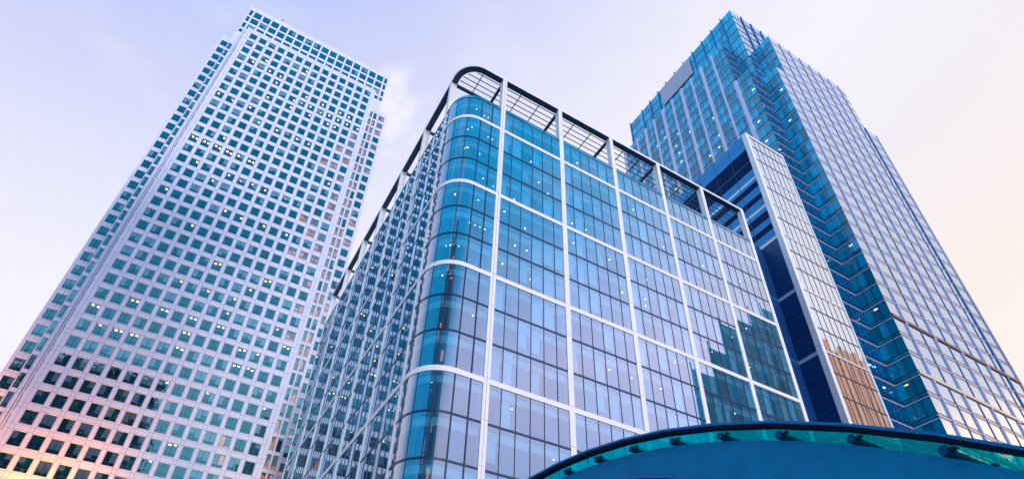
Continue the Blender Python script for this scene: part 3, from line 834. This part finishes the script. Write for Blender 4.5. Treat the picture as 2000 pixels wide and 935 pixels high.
# ================================================================== canopy: arched glass roof on a blue concrete arch
TE = thing('glass_canopy', 'arched teal glass canopy on a blue concrete beam in front of the office block', 'canopy', (-5, -21.6, 0))
UE = CAM.x + 11.25; CV, CZ = -21.68, -16.3
STEP = R(3.69)
def arc(r, t, u): return (u, CV + r * math.sin(t), CZ + r * math.cos(t))
TH = [R(-5.77) + STEP * k for k in range(-13, 17)]
LEN = 26.0
# glass shell facets, rim and purlins
RG = 27.045
for a, b in zip(TH[:-1], TH[1:]):
    m = MB()
    for w_ in range(0, 11):
        u0 = UE - .12 + 2.4 * w_; u1 = u0 + 2.38
        p = [Vector(arc(RG, a, u0)), Vector(arc(RG, b, u0)), Vector(arc(RG, b, u1)), Vector(arc(RG, a, u1))]
        up_ = Vector(arc(.03, (a + b) / 2, 0)) - Vector(arc(0, 0, 0))
        m.face(p, M_GLASS_E); q = [x + up_ for x in p]; m.face(q[::-1], M_GLASS_E)
        for i in range(4): m.face([p[i], q[i], q[(i + 1) % 4], p[(i + 1) % 4]], M_GLASS_E)
        m.face([Vector(arc(RG - .005, a, u1)), Vector(arc(RG - .005, b, u1)), Vector(arc(RG - .005, b, u1 + .02)), Vector(arc(RG - .005, a, u1 + .02))], M_RIMD)
    m.build('glass_panel', TE)
def arcsweep(mb, ro, ri, u0, u1, mt, th=TH, under=None):
    for a, b in zip(th[:-1], th[1:]):
        A = [arc(ro, a, u0), arc(ro, b, u0), arc(ro, b, u1), arc(ro, a, u1)]
        B = [arc(ri, a, u0), arc(ri, b, u0), arc(ri, b, u1), arc(ri, a, u1)]
        mb.face(A[::-1], mt, .5); mb.face(B, under or mt, .5)
        mb.face([A[0], A[1], B[1], B[0]], mt, .5); mb.face([A[3], B[3], B[2], A[2]], under or mt, .5)
m = MB(); arcsweep(m, 27.165, 27.11, UE - .34, UE - .05, M_RIM); arcsweep(m, 27.109, 27.04, UE - .26, UE - .05, M_RIMD); m.build('rim', TE)
for t in TH:
    m = MB()
    r = 26.93; p0 = arc(r, t, UE); p1 = arc(r, t, UE + LEN)
    m.tube(p0, p1, .082, .082, M_TUBE, 20); m.tube(arc(r, t, UE - .0), arc(r, t, UE + .28), .092, .092, M_TUBE, 20)
    o = m.build('purlin_tube', TE)
    m = MB(); m.tube(arc(r, t, UE - .012), arc(r, t, UE - .001), .074, .078, M_CAP, 20); m.build('end_cap', o)
    # spider fittings: two discs on stubs joined by a yoke
    for du in (.10, 1.35, 2.55):
        m = MB()
        for s_ in (-1, 1):
            tt = t + s_ * .0042
            b0 = arc(r + .07, t + s_ * .0005, UE + du + .14); b1 = arc(RG - .10, tt, UE + du + .14 + s_ * .12)
            m.tube(b0, b1, .024, .020, M_DARK, 8)
            m.tube(b1, arc(RG - .02, tt, UE + du + .14 + s_ * .12), .038, .030, M_DARK, 10)
            m.tube(arc(RG - .02, tt, UE + du + .14 + s_ * .12), arc(RG - .003, tt, UE + du + .14 + s_ * .12), .062, .062, M_DARK, 12)
        m.tube(arc(r + .06, t, UE + du + .14), arc(r + .13, t, UE + du + .14), .045, .03, M_TUBE, 10)
        m.build('glass_fitting', o)
for a, b in zip(TH[:-1], TH[1:]):
    for w_ in range(0, 2):
        m = MB(); m.tube(arc(RG - .06, a, UE + .25 + 2.4 * w_), arc(RG - .07, b, UE + 2.45 + 2.4 * w_), .009, .009, M_DARK, 6, caps=False)
        m.build('tie_rod', TE)
# concrete arch beam: upper edge follows the tubes, lower edge is a flatter arc
cb = MB()
def lowp(t):
    v = CV + 26.85 * math.sin(t); q = 20.63 ** 2 - (v + 21.49) ** 2
    z = -10.51 + math.sqrt(max(q, 0)) if q > 0 else -10.51
    return v, min(z, CZ + 26.85 * math.cos(t) - .38)
TT = [R(-44 + 88 * i / 72) for i in range(73)]
for a, b in zip(TT[:-1], TT[1:]):
    ua, ub = arc(26.84, a, 0), arc(26.84, b, 0); la, lb = lowp(a), lowp(b)
    u0, u1 = UE + .15, UE + 1.15
    cb.face([(u0, ua[1], ua[2]), (u0, la[0], la[1]), (u0, lb[0], lb[1]), (u0, ub[1], ub[2])], M_CONC, .5)
    cb.face([(u1, ua[1], ua[2]), (u1, ub[1], ub[2]), (u1, lb[0], lb[1]), (u1, la[0], la[1])], M_CONC, .5)
    cb.face([(u0, ua[1], ua[2]), (u0, ub[1], ub[2]), (u1, ub[1], ub[2]), (u1, ua[1], ua[2])], M_CONC, .5)
    cb.face([(u0, la[0], la[1]), (u1, la[0], la[1]), (u1, lb[0], lb[1]), (u0, lb[0], lb[1])], M_CONC, .5)
cb.build('concrete_arch', TE)
ig = MB()
for a, b in zip(TT[8:-8], TT[9:-7]):
    la, lb = lowp(a), lowp(b)
    ig.face([(UE + .45, la[0], la[1] - .001), (UE + .45, la[0], 0), (UE + .45, lb[0], 0), (UE + .45, lb[0], lb[1] - .001)], M_GLASS_E)
    A = [(UE + .10, la[0], la[1] - .004), (UE + .10, lb[0], lb[1] - .004), (UE + .44, lb[0], lb[1] - .004), (UE + .44, la[0], la[1] - .004)]
    B = [(x, y, z - .09) for x, y, z in A]
    ig.face(A, M_RIMD, .5); ig.face(B[::-1], M_RIMD, .5); ig.face([A[0], B[0], B[1], A[1]], M_RIM, .5); ig.face([A[3], A[2], B[2], B[3]], M_RIMD, .5)
ig.build('entrance_glazing', TE)
pm = MB()
for s_ in (-1, 1):
    y = CV + 26.84 * math.sin(R(44)) * s_
    pm.box(UE + .14, UE + LEN, y - .9, y + .9, 0, CZ + 26.84 * math.cos(R(44)) + .3, M_CONC)
pm.build('concrete_pier', TE)

# ================================================================== buildings behind the viewer, seen mirrored in the glass
T1 = thing('stepped_teal_tower', 'stepped teal glass tower mirrored in the lower right panes of the rounded office block', 'tower', (145, -100, 0))
steps = [(117, 128, 118), (128, 137, 131), (137, 147, 146), (147, 157, 152), (157, 166, 160), (166, 177.5, 166)]
bo, fr = MB(), MB()
def slant(mb, x0, x1, v0, v1, z0, z1, mt):
    k0, k1 = 1.135, 1.60
    P = [(x0, v0), (x1, v0), (x1 + k1 * (v0 - v1), v1), (x0 + k0 * (v0 - v1), v1)]
    mb.face([(*p, z0) for p in P], mt); mb.face([(*p, z1) for p in P], mt)
    for p, q in zip(P, P[1:] + P[:1]): mb.face([(*p, z0), (*q, z0), (*q, z1), (*p, z1)], mt)
for x0, x1, h in steps:
    slant(bo, x0, x1, -80, -112, 0, h, M_T1)
    n = int(h / 4.1)
    for i in range(1, n + 1): fr.box(x0 + .05, x1 - .05, -80.02, -79.85, i * 4.1 - .35, i * 4.1, M_T1L)
    fr.box(x0 + .02, x0 + .5, -80.0, -79.7, 0, h + 2.5, M_T1L)
bo.build('glazed_walls', T1); fr.build('floor_band', T1)
T2 = thing('orange_stone_building', 'sunlit orange stone building mirrored at the foot of the slim white edged tower', 'building', (225, -100, 0))
bo, fr = MB(), MB()
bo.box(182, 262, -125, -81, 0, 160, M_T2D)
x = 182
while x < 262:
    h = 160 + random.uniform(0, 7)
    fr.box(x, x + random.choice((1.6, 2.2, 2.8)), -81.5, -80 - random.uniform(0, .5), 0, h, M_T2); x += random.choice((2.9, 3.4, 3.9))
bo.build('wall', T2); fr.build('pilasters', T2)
T3 = thing('black_lit_tower', 'black tower with yellow lit windows mirrored in the lower left windows of the tallest tower', 'tower', (-80, -110, 0))
bo, wi = MB(), MB()
bo.box(-125, -40.2, -140, -80.3, 0, 145, M_T3)
for i in range(34):
    z = 4 + i * 4.15
    for k in range(40):
        a = -124 + k * 2.1
        q = random.random()
        if q < .22: wi.box(a, a + random.choice((.5, .7, 1.8)), -80.28, -80.2, z, z + random.choice((.6, 2.4, 2.4, 3.6)), M_T3W)
        elif q < .4: wi.box(a, a + 1.7, -80.28, -80.22, z, z + 2.6, M_T3G)
bo.build('wall', T3); wi.build('lit_windows', T3, kind='stuff')
